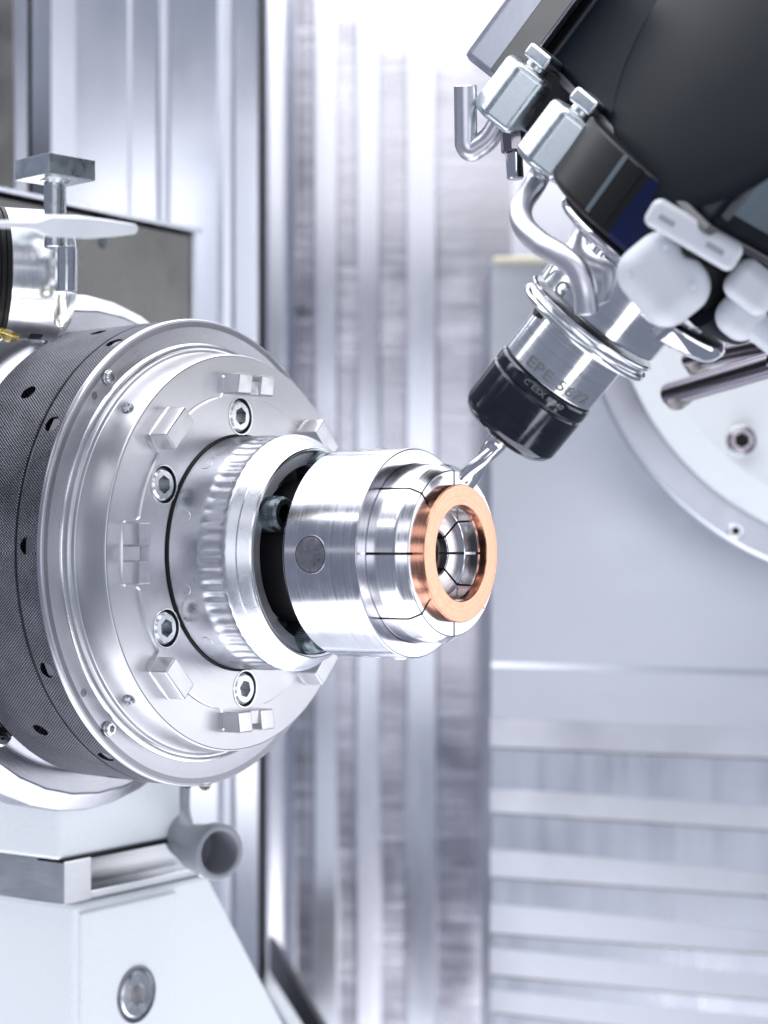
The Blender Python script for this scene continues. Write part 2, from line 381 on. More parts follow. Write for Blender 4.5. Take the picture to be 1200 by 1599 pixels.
wl = empty('left_sheet_wall', 'pale sheet steel panel wall with faint vertical folds behind the chuck at the left', 'wall', Matrix.Identity(4))
def lw(px, o=0.):   # distance along the wall line, o = relief
    k = (px - 600) / F; return (14.9 + .0 - o) / (1 - .75 * (k + .0617)) if False else (14.55 - o + .75 * .955) / (1 - .75 * k)
strip_wall(wl, [(-60, lw(-60, -.02)), (21, lw(21, -.02)), (24, lw(24)), (43, lw(43)), (44, lw(44, -.02)), (49, lw(49, -.02)), (50, lw(50)), (80, lw(80, .02)), (118, lw(118)), (200, lw(200)), (205, lw(205, .02)), (246, lw(246, .02)), (250, lw(250, .05)), (261, lw(261, .04)),
                (266, lw(266)), (345, lw(345)), (349, lw(349, .05)), (361, lw(361, .04)), (368, lw(368)), (403, lw(403)), (408, lw(408, -.1))],
           ['box', 'sheet_dull', 'sheet_plain', 'rubber', 'rubber', 'rubber', 'sheet_plain', 'sheet_dull', 'sheet', 'sheet_dull', 'sheet', 'sheet_plain', 'coverlip', 'sheet_dull', 'sheet', 'sheet_plain', 'coverlip', 'sheet_dull', 'sheet', 'sheet_dull'])
# dark joint between the two walls
sj = prism_xy('door_seam', [(at(404, 0, 14.8).x, 14.62), (at(414, 0, 14.8).x, 14.62), (at(414, 0, 14.8).x, 15.0), (at(404, 0, 14.8).x, 15.0)], -7, 7, M['rubber'])
tag(sj, 'thin black rubber seam running down between the left panel wall and the ribbed wall', 'seal')
# bottom guide rail (diagonal)
gr = empty('guide_rail', 'pale diagonal steel rail with dark gap at the foot of the ribbed wall', 'rail', Matrix.Identity(4))
def beam(name, a, b, wdt, hgt, mat, parent):
    a = Vector(a); b = Vector(b); m = frame(a, b - a, (0, 0, 1)); L = (b - a).length
    return box(name, (0, -wdt, -hgt), (L, 0, 0), M[mat], parent, .01, m)
beam('rail_bar', at(410, 1500, 15.5), at(520, 1672, 12.2), .10, .045, 'whiteplain', gr)
beam('rail_foot', at(408, 1509, 15.45), at(518, 1681, 12.15), .09, 1.2, 'cover', gr)
beam('gap_strip', at(430, 1462, 15.9), at(565, 1690, 12.6), .05, 1.2, 'headrim', gr)

# right way cover: flat panel then stepped telescopic plates
wc = empty('way_cover', 'telescopic stainless way cover at lower right, flat panel above stepped horizontal plates', 'cover', Matrix.Identity(4))
xl, xr, Yl, Yr = 768, 1420, 14.6, 14.42
def covrow(name, yl0, yr0, yl1, yr1, off0, off1, mat, xleft=768, rnd=0.0, thick=.05):
    """slab between two slanted lines; off = how far it stands out at the top/bottom"""
    Vt = []; n = 14
    for k in range(n + 1):
        t = k / n; x = xleft + (xr - xleft) * t
        for (ya, yb, off) in ((yl0, yr0, off0), (yl1, yr1, off1)):
            Y = Yl + (Yr - Yl) * t - off
            if k == 0: Y += rnd
            Vt.append((x, ya + (yb - ya) * t * (xr - xleft) / 432., Y))
    V = [at(*v) for v in Vt]; n2 = len(V)
    V += [v + Vector((0, thick, 0)) for v in V]
    Fc = []
    for k in range(n):
        a, b, c, d = 2 * k, 2 * k + 1, 2 * k + 3, 2 * k + 2
        Fc += [(a, b, c, d), (a + n2, b + n2, c + n2, d + n2), (a, d, d + n2, a + n2), (b, c, c + n2, b + n2)]
    Fc += [(0, 1, 1 + n2, n2), (2 * n, 2 * n + 1, 2 * n + 1 + n2, 2 * n + n2)]
    return mk(name, V, Fc, M[mat], wc)
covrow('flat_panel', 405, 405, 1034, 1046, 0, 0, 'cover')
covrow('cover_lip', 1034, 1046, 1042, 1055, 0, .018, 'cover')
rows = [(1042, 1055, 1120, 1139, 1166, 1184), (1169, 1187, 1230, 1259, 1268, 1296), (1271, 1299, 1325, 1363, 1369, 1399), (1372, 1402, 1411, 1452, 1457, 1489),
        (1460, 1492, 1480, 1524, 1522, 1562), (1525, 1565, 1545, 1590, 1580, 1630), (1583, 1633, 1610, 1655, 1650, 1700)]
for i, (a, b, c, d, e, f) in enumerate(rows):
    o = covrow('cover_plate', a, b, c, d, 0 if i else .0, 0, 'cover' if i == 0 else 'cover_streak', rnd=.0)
    covrow('lip_shade_strip', e, f, e + 3, f + 3, .0, .0, 'box', xleft=768)  # dark strip that colours in the shade under the lip
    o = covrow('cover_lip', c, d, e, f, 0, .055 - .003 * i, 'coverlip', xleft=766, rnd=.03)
pe = prism_xy('cover_top_edge', [(at(770, 0, 14.55).x, 14.5), (at(1000, 0, 14.55).x, 14.3), (at(1000, 0, 14.55).x, 14.6), (at(770, 0, 14.55).x, 14.75)], (HY - 408) / F * 14.5, (HY - 400) / F * 14.5, M['brass'], wc, .012)
# side skin of the cover (thickness at its left edge)
a = at(768, 405, 14.66); prism_xy('side_skin', [(a.x, 14.68), (a.x + .04, 14.68), (a.x + .04, 16.2), (a.x, 16.2)], -5.5, (HY - 408) / F * 14.6, M['cover'], wc)

# dull box recess at the left, behind the chuck
DV = Vector((math.sin(R(55.7)), -math.cos(R(55.7)), 0)); AW = Vector((math.cos(R(55.7)), math.sin(R(55.7)), 0)); UP = Vector((0, 0, 1))
hb = empty('housing_box', 'dull grey steel box with overhanging lid behind the chuck, below the panel wall', 'housing', frame(at(308, 365, 13.4), DV, UP))
box('box_panel', (-.5, -2.6, -2.2), (-.02, -.04, -.02), M['box'], hb, .01)
box('box_lid', (-.6, -2.8, 0), (.05, 0.0, .03), M['sheet'], hb, .005)
box('box_edge', (-.52, -.05, -2.2), (.0, 0.0, -.003), M['cover'], hb, .008)
lathe('hex_bolt', [(0, 0), (0, .09), (-.05, .09), (-.05, .05), (-.16, .05), (-.2, .03), (-.2, 0)], M['blackbolt'], hb, 24, closed=False, ch=.01,
      local=Matrix.Translation((-.05, -.95, -.03)) @ Matrix.Rotation(R(-90), 4, 'Y'))

# ================================================================== SPINDLE FRAME
C0 = at(651, 864, 9.12)
SP = frame(C0, DV, UP)
def on_plane(px, py, t):
    r = Vector(((px - 600) / F, 1, (HY - py) / F)); P0 = C0 + t * DV; k = P0.dot(DV) / r.dot(DV); Q = r * k - P0
    return Q.dot(AW), Q.dot(UP)

# ---- rotary chuck (knurled body, face ring, plate)
ch = empty('rotary_chuck', 'large round steel chuck with dark knurled rim and pale lugged face plate, at the left', 'chuck', SP)
kr = lathe('knurled_band', [(-1.93, .9), (-1.93, 1.18), (-1.467, 1.19), (-1.467, .9)], M['knurl'], ch, 256, ch=.006)
kf = lathe('knurled_band', [(-1.449, .9), (-1.449, 1.19), (-1.315, 1.19), (-1.315, .9)], M['knurl'], ch, 256, ch=.006)
kf['label'] = 'narrow knurled band next to the face ring'; kr['label'] = 'wide knurled band at the back'
def hole_cut(x, r, a, rad, dep):
    return lathe('cut', [(-dep, 0), (-dep, rad), (.1, rad), (.1, 0)], M['black'], ch, 24, closed=False, ch=0, local=rad_out(x, r, a))
front_h = [1.7 + 29.2 * k for k in range(-3, 6)] + [180, 210, 240]
rear_h = [41.2, -47, 70.5, 12, -18, -76, 100, 180]
for band, hs, xx in ((kf, front_h, -1.385), (kr, rear_h, -1.67)):
    cutters(band, [hole_cut(xx, 1.19, a, .042, .16) for a in hs])
for hs, xx in ((front_h, -1.385), (rear_h, -1.67)):
    for a in hs: disc('hole_shade_disc', -.004, 0, .041, M['black'], ch, 24, 0, rad_out(xx, 1.155, a))  # black disc put in as the shade inside each hole
lathe('groove_ring', [(-1.50, .9), (-1.50, 1.178), (-1.43, 1.178), (-1.43, .9)], M['ring'], ch, 200)
lathe('rim_edge', [(-1.32, 1.06), (-1.32, 1.195), (-1.305, 1.195), (-1.29, 1.187), (-1.29, 1.06)], M['rim'], ch, 256, ch=.003)
lathe('face_ring', [(-1.4, .95), (-1.4, 1.182), (-1.288, 1.182), (-1.295, 1.075), (-1.295, .95)], M['ring'], ch, 256, ch=.003)
lathe('inner_ring', [(-1.34, .9), (-1.34, 1.074), (-1.283, 1.070), (-1.268, 1.046), (-1.268, .9)], M['bright'], ch, 256, ch=.003)
# face plate with stepped side
pl = lathe('face_plate', [(-1.30, .60), (-1.30, 1.036), (-1.255, 1.036), (-1.245, 1.018), (-1.16, 1.012), (-1.075, 1.001), (-1.068, .994), (-1.068, .60)], M['plate'], ch, 256, ch=.003)
# hub with scalloped outline
pts = []
for i in range(288):
    a = i * 1.25; d = abs((a + 22.5) % 45 - 22.5); hw = 9.6 if abs((a + 45) % 90 - 45) < 22.5 else 6.8
    f = max(0., min(1., (d - hw) / 2.2)); f = f * f * (3 - 2 * f)
    r = .905 * (1 - f) + (.790 + .012 * math.cos(R((d - 22.5) * 4))) * f
    pts.append((-r * math.cos(R(a)), r * math.sin(R(a))))
inner = [(-.60 * math.cos(R(i * 1.25)), .60 * math.sin(R(i * 1.25))) for i in range(288)]
V = [(x, y, z) for x in (-1.09, -1.052) for y, z in pts] + [(x, y, z) for x in (-1.09, -1.052) for y, z in inner]
# chamfered top edge
V += [(-1.060, y, z) for y, z in pts]; V[288:576] = [(-1.052, y * .992, z * .992) for y, z in pts]
Fc = []
for i in range(288):
    j = (i + 1) % 288
    Fc += [(i, j, 1152 + j, 1152 + i), (1152 + i, 1152 + j, 288 + j, 288 + i), (288 + i, 288 + j, 864 + j, 864 + i), (864 + i, 864 + j, 576 + j, 576 + i), (576 + i, 576 + j, j, i)]
hub = mk('hub_plate', V, Fc, M['plate'], ch)
BA = [28.5 + 60 * k for k in range(6)]
cutters(hub, [disc('cut', -.05, .06, .090, M['black'], ch, 40, 0, rad_pos(-1.06, .69, a)) for a in BA])
cutters(pl, [disc('cut', -.09, .1, .0905, M['black'], ch, 40, 0, rad_pos(-1.06, .69, a)) for a in BA])
for a in BA:
    cap_screw('cap_screw', .079, .100, ch, rad_pos(-1.150, .69, a) @ rotx(random.uniform(0, 60)), M['bolt'])
    lathe('bore_rim', [(0, .090), (0, .097), (.004, .096), (.004, .0905)], M['bright'], ch, 40, ch=0, local=rad_pos(-1.0525, .69, a))
# lugs
def lug(a, wdt, notch):
    h = wdt / 2; X0, X1 = -1.075, -.955; r0, r1 = .795, .897
    if notch:
        for sgn in (-1, 1):
            P = [(-r1, sgn * .035), (-r1, sgn * h), (-r0, sgn * h), (-r0, sgn * .035)]
            V = [(X0, y, z) for y, z in P] + [(X1, y, z) for y, z in P[:2]] + [(X1 - .012, y, z) for y, z in P[2:]]
            Fq = [(0, 1, 2, 3), (4, 5, 6, 7), (0, 1, 5, 4), (1, 2, 6, 5), (2, 3, 7, 6), (3, 0, 4, 7)]
            mk('lug', V, Fq, M['plate'], ch, bevel=.009, local=rotx(a * -1))
        box('lug_web', (X0, -r1 + .035, -.036), (X1 - .02, -r0 + .0, .036), M['plate'], ch, .004, rotx(a * -1))
    else:
        box('lug', (X0, -r1, -h), (X1, -r0, h), M['plate'], ch, .011, rotx(a * -1))
for a in (0, 90, 180, 270): lug(a, .29, True)
for a in (45, 135, 225, 315): lug(a, .20, False)
for a in (43.4, -44, 133, 223):
    lathe('set_screw', [(0, 0.012), (-.02, .012), (0.004, .034), (.012, .032), (.012, .018), (-.01, .016), (-.01, 0)], M['bolt'], ch, 24, closed=False, ch=0, local=rad_out(-1.168, 1.012, a))
for a in (48.6, -48.6, 138, 228):
    cap_screw('set_screw', .032, .04, ch, rad_pos(-1.30, 1.125, a), M['bolt'], .6)
    lathe('thread', [(0, .033), (0, .037), (.008, .037), (.008, .033)], M['bolt'], ch, 32, ch=.002, local=rad_pos(-1.285, 1.125, a))
for a in (38, -40): disc('plug', -.01, .003, .022, M['ring'], ch, 24, .002, rad_pos(-1.292, 1.125, a + 4))

G3 = 'coolant drops under the chuck'
for k, (px_, py_, t_, nm) in enumerate(((243, 1226, -1.42, 'small coolant drop hanging under the knurled band of the chuck'), (300, 1228, -1.30, 'small coolant drop hanging from the lowest point of the chuck rim'))):
    q = C0 + DV * t_ + UP * -1.19
    dr = lathe('coolant_drop', [(-.032, 0), (-.028, .016), (-.012, .030), (.004, .036), (.008, 0)], M['drop'], None, 24, closed=False, ch=0, local=None)
    dr.matrix_world = frame(q, (0, 0, 1), (0, -1, 0)); tag(dr, nm, 'drop', G3)

# ---- spindle housing behind the chuck
sh = empty('spindle_housing', 'polished steel spindle housing flange behind the knurled chuck', 'spindle housing', SP)
lathe('collar', [(-2.1, .5), (-2.1, 1.10), (-1.96, 1.155), (-1.94, 1.12), (-1.94, .5)], M['chrome'], sh, 128)
lathe('flange', [(-2.30, .6), (-2.30, 1.385), (-2.12, 1.385), (-2.03, 1.29), (-2.03, .6)], M['rim'], sh, 40, ch=.012)
for a in (-50, -10, 30, 70): cap_screw('cap_screw', .075, .08, sh, rad_pos(-2.06, 1.17, a), M['bolt'])
for k in range(5): box('collar_tooth', (-2.03, -1.175, -.022), (-1.95, -1.10, .022), M['rubber'], sh, .004, rotx(34 + k * 4.2))

# ---- collet chuck: nut + body + jaws
cc = empty('collet_chuck', 'bright steel collet chuck with fluted nut and eight split jaws, on the face plate', 'collet chuck', SP)
lathe('seal_ring', [(-1.07, .56), (-1.07, .597), (-1.047, .597), (-1.040, .590), (-1.040, .56)], M['rubber'], cc, 160, ch=.004)
# fluted nut
NX = [(-1.046, .575, 0), (-1.040, .586, 0), (-.872, .587, 0), (-.858, .5865, .12), (-.844, .586, .45), (-.828, .584, .8), (-.80, .582, 1), (-.745, .582, 1), (-.722, .584, .8), (-.712, .586, .3), (-.704, .586, 0), (-.690, .578, 0), (-.660, .556, 0), (-.655, .549, 0), (-.650, .549, 0), (-.646, .556, 0), (-.61, .530, 0), (-.594, .517, 0), (-.589, .507, 0), (-.595, .500, 0), (-.70, .497, 0), (-.70, .44, 0), (-.90, .44, 0), (-1.046, .44, 0)]
nseg = 60 * 8; V = []; Fc = []; m = len(NX)
for i in range(nseg):
    a = 2 * math.pi * i / nseg; q = (i % 8) / 8; fl = (math.sin(math.pi * q)) ** 2
    for x, r, f in NX:
        rr = r - .008 * f * fl
        V.append((x, -rr * math.cos(a), rr * math.sin(a)))
for i in range(nseg):
    j = (i + 1) % nseg
    for k in range(m): l = (k + 1) % m; Fc.append((i * m + k, i * m + l, j * m + l, j * m + k))
mk('fluted_nut', V, Fc, M['nut'], cc, sharp=50)
lathe('nut_face', [(-.75, .49), (-.75, .552), (-.648, .5525), (-.612, .530), (-.592, .5165), (-.5875, .508), (-.594, .500), (-.75, .498)], M['bright'], cc, 200, ch=.001)
for a in (47, -17, 17, -47): disc('cast_dimple', -.004, .0015, .030, M['nut'], cc, 24, .001, rad_out(-.955, .587, a))
lathe('body_collar', [(-.455, .30), (-.455, .452), (-.448, .462), (-.432, .466), (-.432, .30)], M['bright'], cc, 160)
lathe('inner_face', [(-.72, .435), (-.72, .4965), (-.598, .4965), (-.602, .435)], M['castgrey'], cc, 160)
lathe('neck', [(-.69, .25), (-.69, .365), (-.42, .365), (-.42, .25)], M['rubber'], cc, 128)
for a in (27, 92, -79, 158): 
    c = cap_screw('body_screw', .084, .150, cc, rad_pos(-.655, .410, a), M['blackbolt'], .6)
    # knurled side ridges
    ridges = []
    V = []; Fc = []
    for k in range(52):
        aa = 2 * math.pi * k / 52
        for da, dr in ((-.042, 0), (0, .0035), (.042, 0)):
            for x in (0.005, .105): V.append((x, (.0835 + dr) * math.cos(aa + da), (.0835 + dr) * math.sin(aa + da)))
        b0 = k * 6; Fc += [(b0, b0 + 1, b0 + 3, b0 + 2), (b0 + 2, b0 + 3, b0 + 5, b0 + 4)]
    kk = mk('screw_knurl', V, Fc, M['blackbolt'], c)
body = lathe('chuck_body', [(-.435, .33), (-.435, .475), (-.41, .500), (-.006, .500), (.0, .494), (.0, .4258), (-.05, .4258), (-.05, .33)], M['body'], cc, 256, ch=.003)
def cyl_disc(name, x, a, r0, r1, rad, mat, parent, edge=.0):
    """round patch lying on the cylinder of radius rad"""
    V = []; Fc = []; n = 48; rs = [r0 + (r1 - r0) * k / 6 for k in range(7)]
    for k, rr in enumerate(rs):
        for i in range(n):
            t = 2 * math.pi * i / n; h = rad - (edge if k == 6 else 0); aa = R(a) + rr * math.sin(t) / rad
            V.append((x + rr * math.cos(t), -h * math.cos(aa), h * math.sin(aa)))
    for k in range(6):
        for i in range(n): l = (i + 1) % n; Fc.append((k * n + i, k * n + l, (k + 1) * n + l, (k + 1) * n + i))
    return mk(name, V, Fc, mat, parent)
for a in (-.5, -91, 89.5, 179.5):
    cyl_disc('pin_seam', -.258, a, .070, .0865, .5009, M['black'], cc)
    cyl_disc('pin', -.258, a, .0005, .0820, .5030, M['pin'], cc, .0018)
    cyl_disc('pin_rim', -.258, a, .0865, .0905, .5016, M['bright'], cc, .0012)
lathe('body_button', [(0, 0), (.012, .0), (.008, .035), (0, .045)], M['chrome'], cc, 24, closed=False, ch=0, local=rad_out(-.10, .498, -91))
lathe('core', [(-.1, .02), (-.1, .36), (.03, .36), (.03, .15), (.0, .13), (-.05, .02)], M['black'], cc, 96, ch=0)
# eight jaws
JP = [(-.03, .30), (-.03, .4235), (.150, .4235), (.170, .420), (.196, .398), (.200, .392), (.200, .329), (.195, .215), (.150, .205), (.130, .190), (.118, .110), (.10, .104), (-.03, .104)]
JP = [(-.03, .30), (-.03, .4235), (.145, .4235), (.163, .420), (.205, .392), (.210, .386), (.210, .216), (.140, .213), (.132, .206), (.110, .112), (.104, .106), (-.03, .104)]
JP = chamf(JP, .0025); nj = 24; V = []; Fc = []; m = len(JP)
for i in range(nj + 1):
    for x, r in JP:
        lim = math.pi / 8 - math.asin(min(.9, .0062 / r)); a = -lim + 2 * lim * i / nj
        V.append((x, -r * math.cos(a), r * math.sin(a)))
for i in range(nj):
    for k in range(m): l = (k + 1) % m; Fc.append((i * m + k, i * m + l, (i + 1) * m + l, (i + 1) * m + k))
Fc += [tuple(range(m)), tuple(range(nj * m, nj * m + m))]
j0 = mk('jaw', V, Fc, M['jaw'], cc)
j0.matrix_local = rotx(-22.5)
for k in range(1, 8):
    j = j0.copy(); COL.objects.link(j); j.parent = cc; j.matrix_local = rotx(-22.5 - 45 * k)
lathe('bore_sleeve', [(-.03, .03), (-.03, .103), (.06, .103), (.06, .098), (-.02, .095), (-.02, .03)], M['dark'], cc, 64, ch=0)

# ---- copper ring
cr = empty('copper_ring', 'polished copper ring clamped in the front of the collet jaws', 'ring', SP)
lathe('ring_body', [(.190, .2245), (.190, .324), (.250, .324), (.2535, .3205), (.2535, .228), (.250, .2245)], M['copper'], cr, 256, ch=.0015)

# ================================================================== TOOL AXIS
TIP = at(727, 752, 8.93)
rv = Vector((.073, 1, .07)).normalized()
G = Vector((.572, -.300, .722)).normalized()
TM = frame(TIP, G, -rv)          # local X along the tool away from the tip, local Z towards the camera
TI = TM.inverted()
def tl(px, py, z=0.):            # photo pixel to tool-frame point on the plane local z = const
    r = Vector(((px - 600) / F, 1, (HY - py) / F)); o = TI @ Vector((0, 0, 0)); q = (TI.to_3x3() @ r)
    k = (z - o.z) / q.z; p = o + q * k; return Vector((p.x, p.y, p.z))

TS = lambda p: [(x * .967, r) for x, r in p]
tool = empty('tool_holder', 'milling tool holder with black collet nut and bright steel sleeve, pointing down to the ring', 'tool holder', TM)
# end mill: fluted helical blade
V = []; Fc = []; n = 24; steps = 60; L0, L1 = 0.0, .33
for i in range(steps + 1):
    x = L0 + (L1 - L0) * i / steps; tw = x * 12
    fl = 1 if x < .2 else max(0, 1 - (x - .2) / .05)
    for k in range(n):
        a = 2 * math.pi * k / n; g = (math.cos(2 * a) * .5 + .5) ** .6
        r = .050 * (1 - fl * .50 * (1 - g))
        V.append((x, r * math.cos(a + tw), r * math.sin(a + tw)))
for i in range(steps):
    for k in range(n): l = (k + 1) % n; Fc.append((i * n + k, i * n + l, (i + 1) * n + l, (i + 1) * n + k))
Fc += [tuple(range(n))]
mill = mk('end_mill', V, Fc, M['carbide'], None, 38)
mill.matrix_world = TM
tag(mill, 'slim bright fluted end mill cutting at the rim of the copper ring', 'cutter')
lathe('collet_nut', TS([(.300, .04), (.300, .155), (.303, .18), (.312, .205), (.330, .228), (.352, .240), (.37, .245), (.565, .246), (.570, .238), (.578, .238), (.583, .247), (.632, .247), (.645, .240), (.645, .15)]), M['nutblack'], tool, 200, closed=False, ch=.002, sharp=40)
lathe('nut_seam', TS([(.66, .20), (.66, .236), (.64, .236), (.64, .20)]), M['rubber'], tool, 128)
lathe('sleeve', TS([(.655, .1), (.655, .237), (.66, .240), (.915, .243), (.915, .1)]), M['holder'], tool, 200, ch=.003)
lathe('flange_ring', TS([(.905, .2), (.905, .322), (.915, .338), (.935, .338), (.945, .320), (.962, .318), (.972, .336), (.985, .336), (.992, .322), (.992, .2)]), M['holder'], tool, 200, ch=.003)
lathe('holder_cone', [(.985, .1), (.985, .318), (1.14, .322), (1.25, .326), (1.25, .1)], M['holder'], tool, 200, ch=.004)
lathe('upper_collar', [(1.25, .1), (1.25, .315), (1.43, .33), (1.43, .1)], M['band'], tool, 128, ch=.006)
cut_h = disc('drive_slot', -.02, .02, .03, M['rubber'], tool)
cut_h.matrix_local = rad_out(.86, .243, 150)
# lettering: angle around the axis. camera side is local +Z = angle 90
wrap_text('engraved_text', 'EPE 5672', .070, .655, .2405, 121, M['engrave'], tool, font_scale=1.30, sign=-1)
wrap_text('engraved_text', 'V  G', .10, .985, .3195, 158, M['engrave'], tool, font_scale=1.0, sign=-1)
wrap_text('laser_text', 'C ESX M-40', .033, .588, .247, 108, M['laser'], tool, font_scale=1.25, sign=-1)

# ---- milling head
hd = empty('milling_head', 'large black milling head with angular glossy housing, top right corner', 'machine head', TM)

EDGE = 1.67
HP = [(-.125, .90), (1.34, -1.245), (1.0, -2.3), (-1.9, -2.3), (-1.0, -.78)]
prism_x('head_housing', HP, EDGE, 3.8, M['head'], hd, .045, segs=5)
def off(poly, d):
    c = Vector((-.2, -.9)); out = []
    for p in poly: v = Vector(p) - c; out.append(tuple(c + v * (1 + d)))
    return out
prism_x('housing_rim', off(HP, .012), EDGE - .03, EDGE + .012, M['headrim'], hd, .012)
lathe('round_cover', [(-.02, 0), (-.02, .80), (.0, .80), (.02, .74), (.045, .55), (.075, .3), (.085, 0)], M['headgloss'], hd, 96, closed=False, ch=.01, local=frame(Vector((EDGE + .66, -.125, .90)) + Vector((0, .563, -.825)) * .62, (0, .825, .563), (1, 0, 0)))
# curved cover bulging out of the left face, seams between panels
fa = Vector((0, 1.0 + .125, -.75 - .90)).normalized(); fn = Vector((0, .825, .563))
def face_frame(s, k): return frame(Vector((s, -.125, .90)) + fa * k, (1, 0, 0), fn)
box('panel_seam', (0, -.01, -.01), (2.1, .012, .012), M['headrim'], hd, .004, face_frame(EDGE + .01, 1.85))
box('left_panel', (0, 0, 0), (2.1, .68, .012), M['rubber'], hd, .01, face_frame(EDGE + .01, 1.87))
fb = Vector((0, -.875, -1.68)).normalized(); fbn = Vector((0, -.887, .462))
mfb = frame(Vector((EDGE + .09, -.125, .90)) + fb * .03, (1, 0, 0), fbn)
box('smoked_panel', (0, -1.2, 0), (2.0, -.04, .016), M['headlight'], hd, .008, mfb)
box('panel_strip', (-.03, -.035, 0), (2.1, .01, .02), M['headrim'], hd, .006, mfb)
# spindle nose
prism_x('underside_block', off(HP, -.05), EDGE - .16, EDGE - .028, M['rubber'], hd, .02)
lathe('spindle_nose', [(1.345, .30), (1.345, .525), (1.37, .55), (1.66, .57), (1.66, .30)], M['rubber'], hd, 96, ch=.01)
lathe('nose_stripe', [(1.345, .50), (1.345, .528), (1.370, .5535), (1.655, .5735), (1.655, .54)], M['blue'], hd, 16, 96, 109, ch=0)
lathe('nose_stripe', [(1.372, .52), (1.372, .5535), (1.655, .5735), (1.655, .54)], M['rubber'], hd, 6, 113, 116, ch=0)
lathe('nose_stripe', [(1.372, .52), (1.372, .5535), (1.655, .5735), (1.655, .54)], M['headlight'], hd, 8, 123, 125.5, ch=0)
lathe('chrome_collar', [(1.27, .30), (1.27, .42), (1.285, .445), (1.31, .45), (1.33, .43), (1.35, .30)], M['chrome'], hd, 96, ch=.008)
for a in (118, 62, 240, 300): cap_screw('collar_screw', .04, .03, hd, rad_pos(1.27, .37, a) @ Matrix.Rotation(R(180), 4, 'Z'), M['chrome'])
# grey chamfered block with stripes behind the first nut
p0 = tl(855, 205, -.45)
box('rear_block', (p0.x - .06, p0.y - .35, p0.z - .35), (EDGE, p0.y + .17, p0.z), M['rubber'], hd, .02)
p1 = tl(822, 85, -.55)
box('side_block', (p1.x - .19, p1.y - .04, p1.z - .45), (p1.x + .5, p1.y + .25, p1.z - .05), M['discring'], hd, .04)
for k in range(1):
    box('block_stripe', (p1.x - .16, p1.y - .02, p1.z - .056), (p1.x + .5, p1.y + .10, p1.z - .044), M['box'], hd, .004)

def fitting(name, label, lo, hi, z, path, up):
    """pipe union under the head: hexagon nut, elbow stub and bent pipe"""
    a = tl(*lo, z); b = tl(*hi, z)
    m = TM @ frame(a, (1, 0, 0), (0, 0, 1)); root = empty(name, label, 'coolant pipe', m, 'coolant pipe unions under the milling head')
    inv = m.inverted() @ TM
    L = b.x - a.x
    prism_x('hex_nut', hex_poly(.156, 6, 3), -.012, L + .03, M['zinc'], root, .034, segs=4)
    lathe('nut_chamfer', [(-.012, .03), (-.012, .085), (0.004, .120), (0.004, .03)], M['zinc'], root, 48)
    lathe('union_body', [(L - .01, .02), (L - .01, .085), (L + .03, .085), (L + .03, .062), (L + .07, .062), (L + .07, .02)], M['bolt'], root, 40, ch=.008)
    prism_x('elbow', hex_poly(.105, 4, 20), L + .055, L + .13, M['zinc'], root, .02, segs=3)
    P = [inv @ tl(px, py, zz) for px, py, zz in path]
    tube('pipe', [Vector((.05, 0, 0))] + P, up, M['tube'], root)
    return root
fitting('coolant_pipe', 'bent steel coolant pipe under the lower zinc hexagon nut, curving to the tool holder', (846, 262), (902, 190), -.12,
        [(836, 287, -.12), (815, 322, .05), (818, 352, .22), (845, 380, .38), (878, 400, .46), (903, 422, .50), (914, 452, .52), (917, 488, .52)], .052)
fitting('coolant_pipe', 'short steel coolant pipe under the upper zinc nut, bent back upward at its end', (778, 189), (830, 118), -.50,
        [(765, 214, -.50), (746, 229, -.50), (736, 234, -.50), (729, 226, -.5), (728, 212, -.5), (727, 134, -.5)], .054)
# small chrome jet
p = tl(803, 238, -.45); nz = empty('spray_jet', 'small dark chrome jet pointing down between the two bent coolant pipes', 'nozzle', TM @ frame(p, TI.to_3x3() @ Vector((.06, 0, -1)), (0, 0, 1)))
disc('jet_base', -.12, 0, .06, M['darkchrome'], nz, 8, .008); disc('jet_tip', 0, .125, .04, M['chrome'], nz, 32, .006)
# white plastic nozzles (rounded mouldings with a parting seam)
def blob(name, label, c, z, sx, sy, sz, rot=0, slots=(), bev=.1, grp=None, parent=None):
    p = tl(*c, z); m = TM @ frame(p, (math.cos(R(rot)), math.sin(R(rot)), 0), (0, 0, 1))
    root = empty(name, label, 'nozzle', m, grp)
    box('nozzle_body', (-sx, -sy, -sz), (sx, sy, sz), M['plastic'], root, bev, segs=8)

    for (x, y, l) in slots: box('slot', (x - .012, y - l, sz - .004), (x + .012, y + l, sz + .002), M['grey'], root, .004)
    return root
G1 = 'white plastic nozzles at the milling head'
b1 = blob('plastic_nozzle', 'big rounded white plastic nozzle block beside the steel tool holder', (1037, 436), .68, .155, .185, .13, -12, bev=.115, grp=G1)
for (x, y) in ((.09, -.09), (.10, .1), (-.09, .1)): disc('dimple', .12, .135, .012, M['plastic'], b1, 16, .004, frame((x, y, .128 - .128), (0, 0, 1), (1, 0, 0)))
blob('plastic_nozzle', 'flat white plastic bar with two slots, just under the black head edge', (1084, 366), .80, .058, .205, .07, 8, ((.0, .12, .035), (-.0, -.10, .04)), bev=.035, grp=G1)
blob('plastic_nozzle', 'white plastic block cut by the right edge, beside the slotted bar', (1176, 448), .60, .09, .11, .08, 0, bev=.06, grp=G1)
blob('plastic_nozzle', 'small rounded white plastic nozzle, the lower one at the right edge', (1158, 492), .50, .10, .10, .10, 0, bev=.085, grp=G1)
blob('plastic_nozzle', 'rounded white plastic foot lowest at the right edge above the chrome pins', (1196, 520), .50, .06, .12, .08, 0, bev=.055, grp=G1)
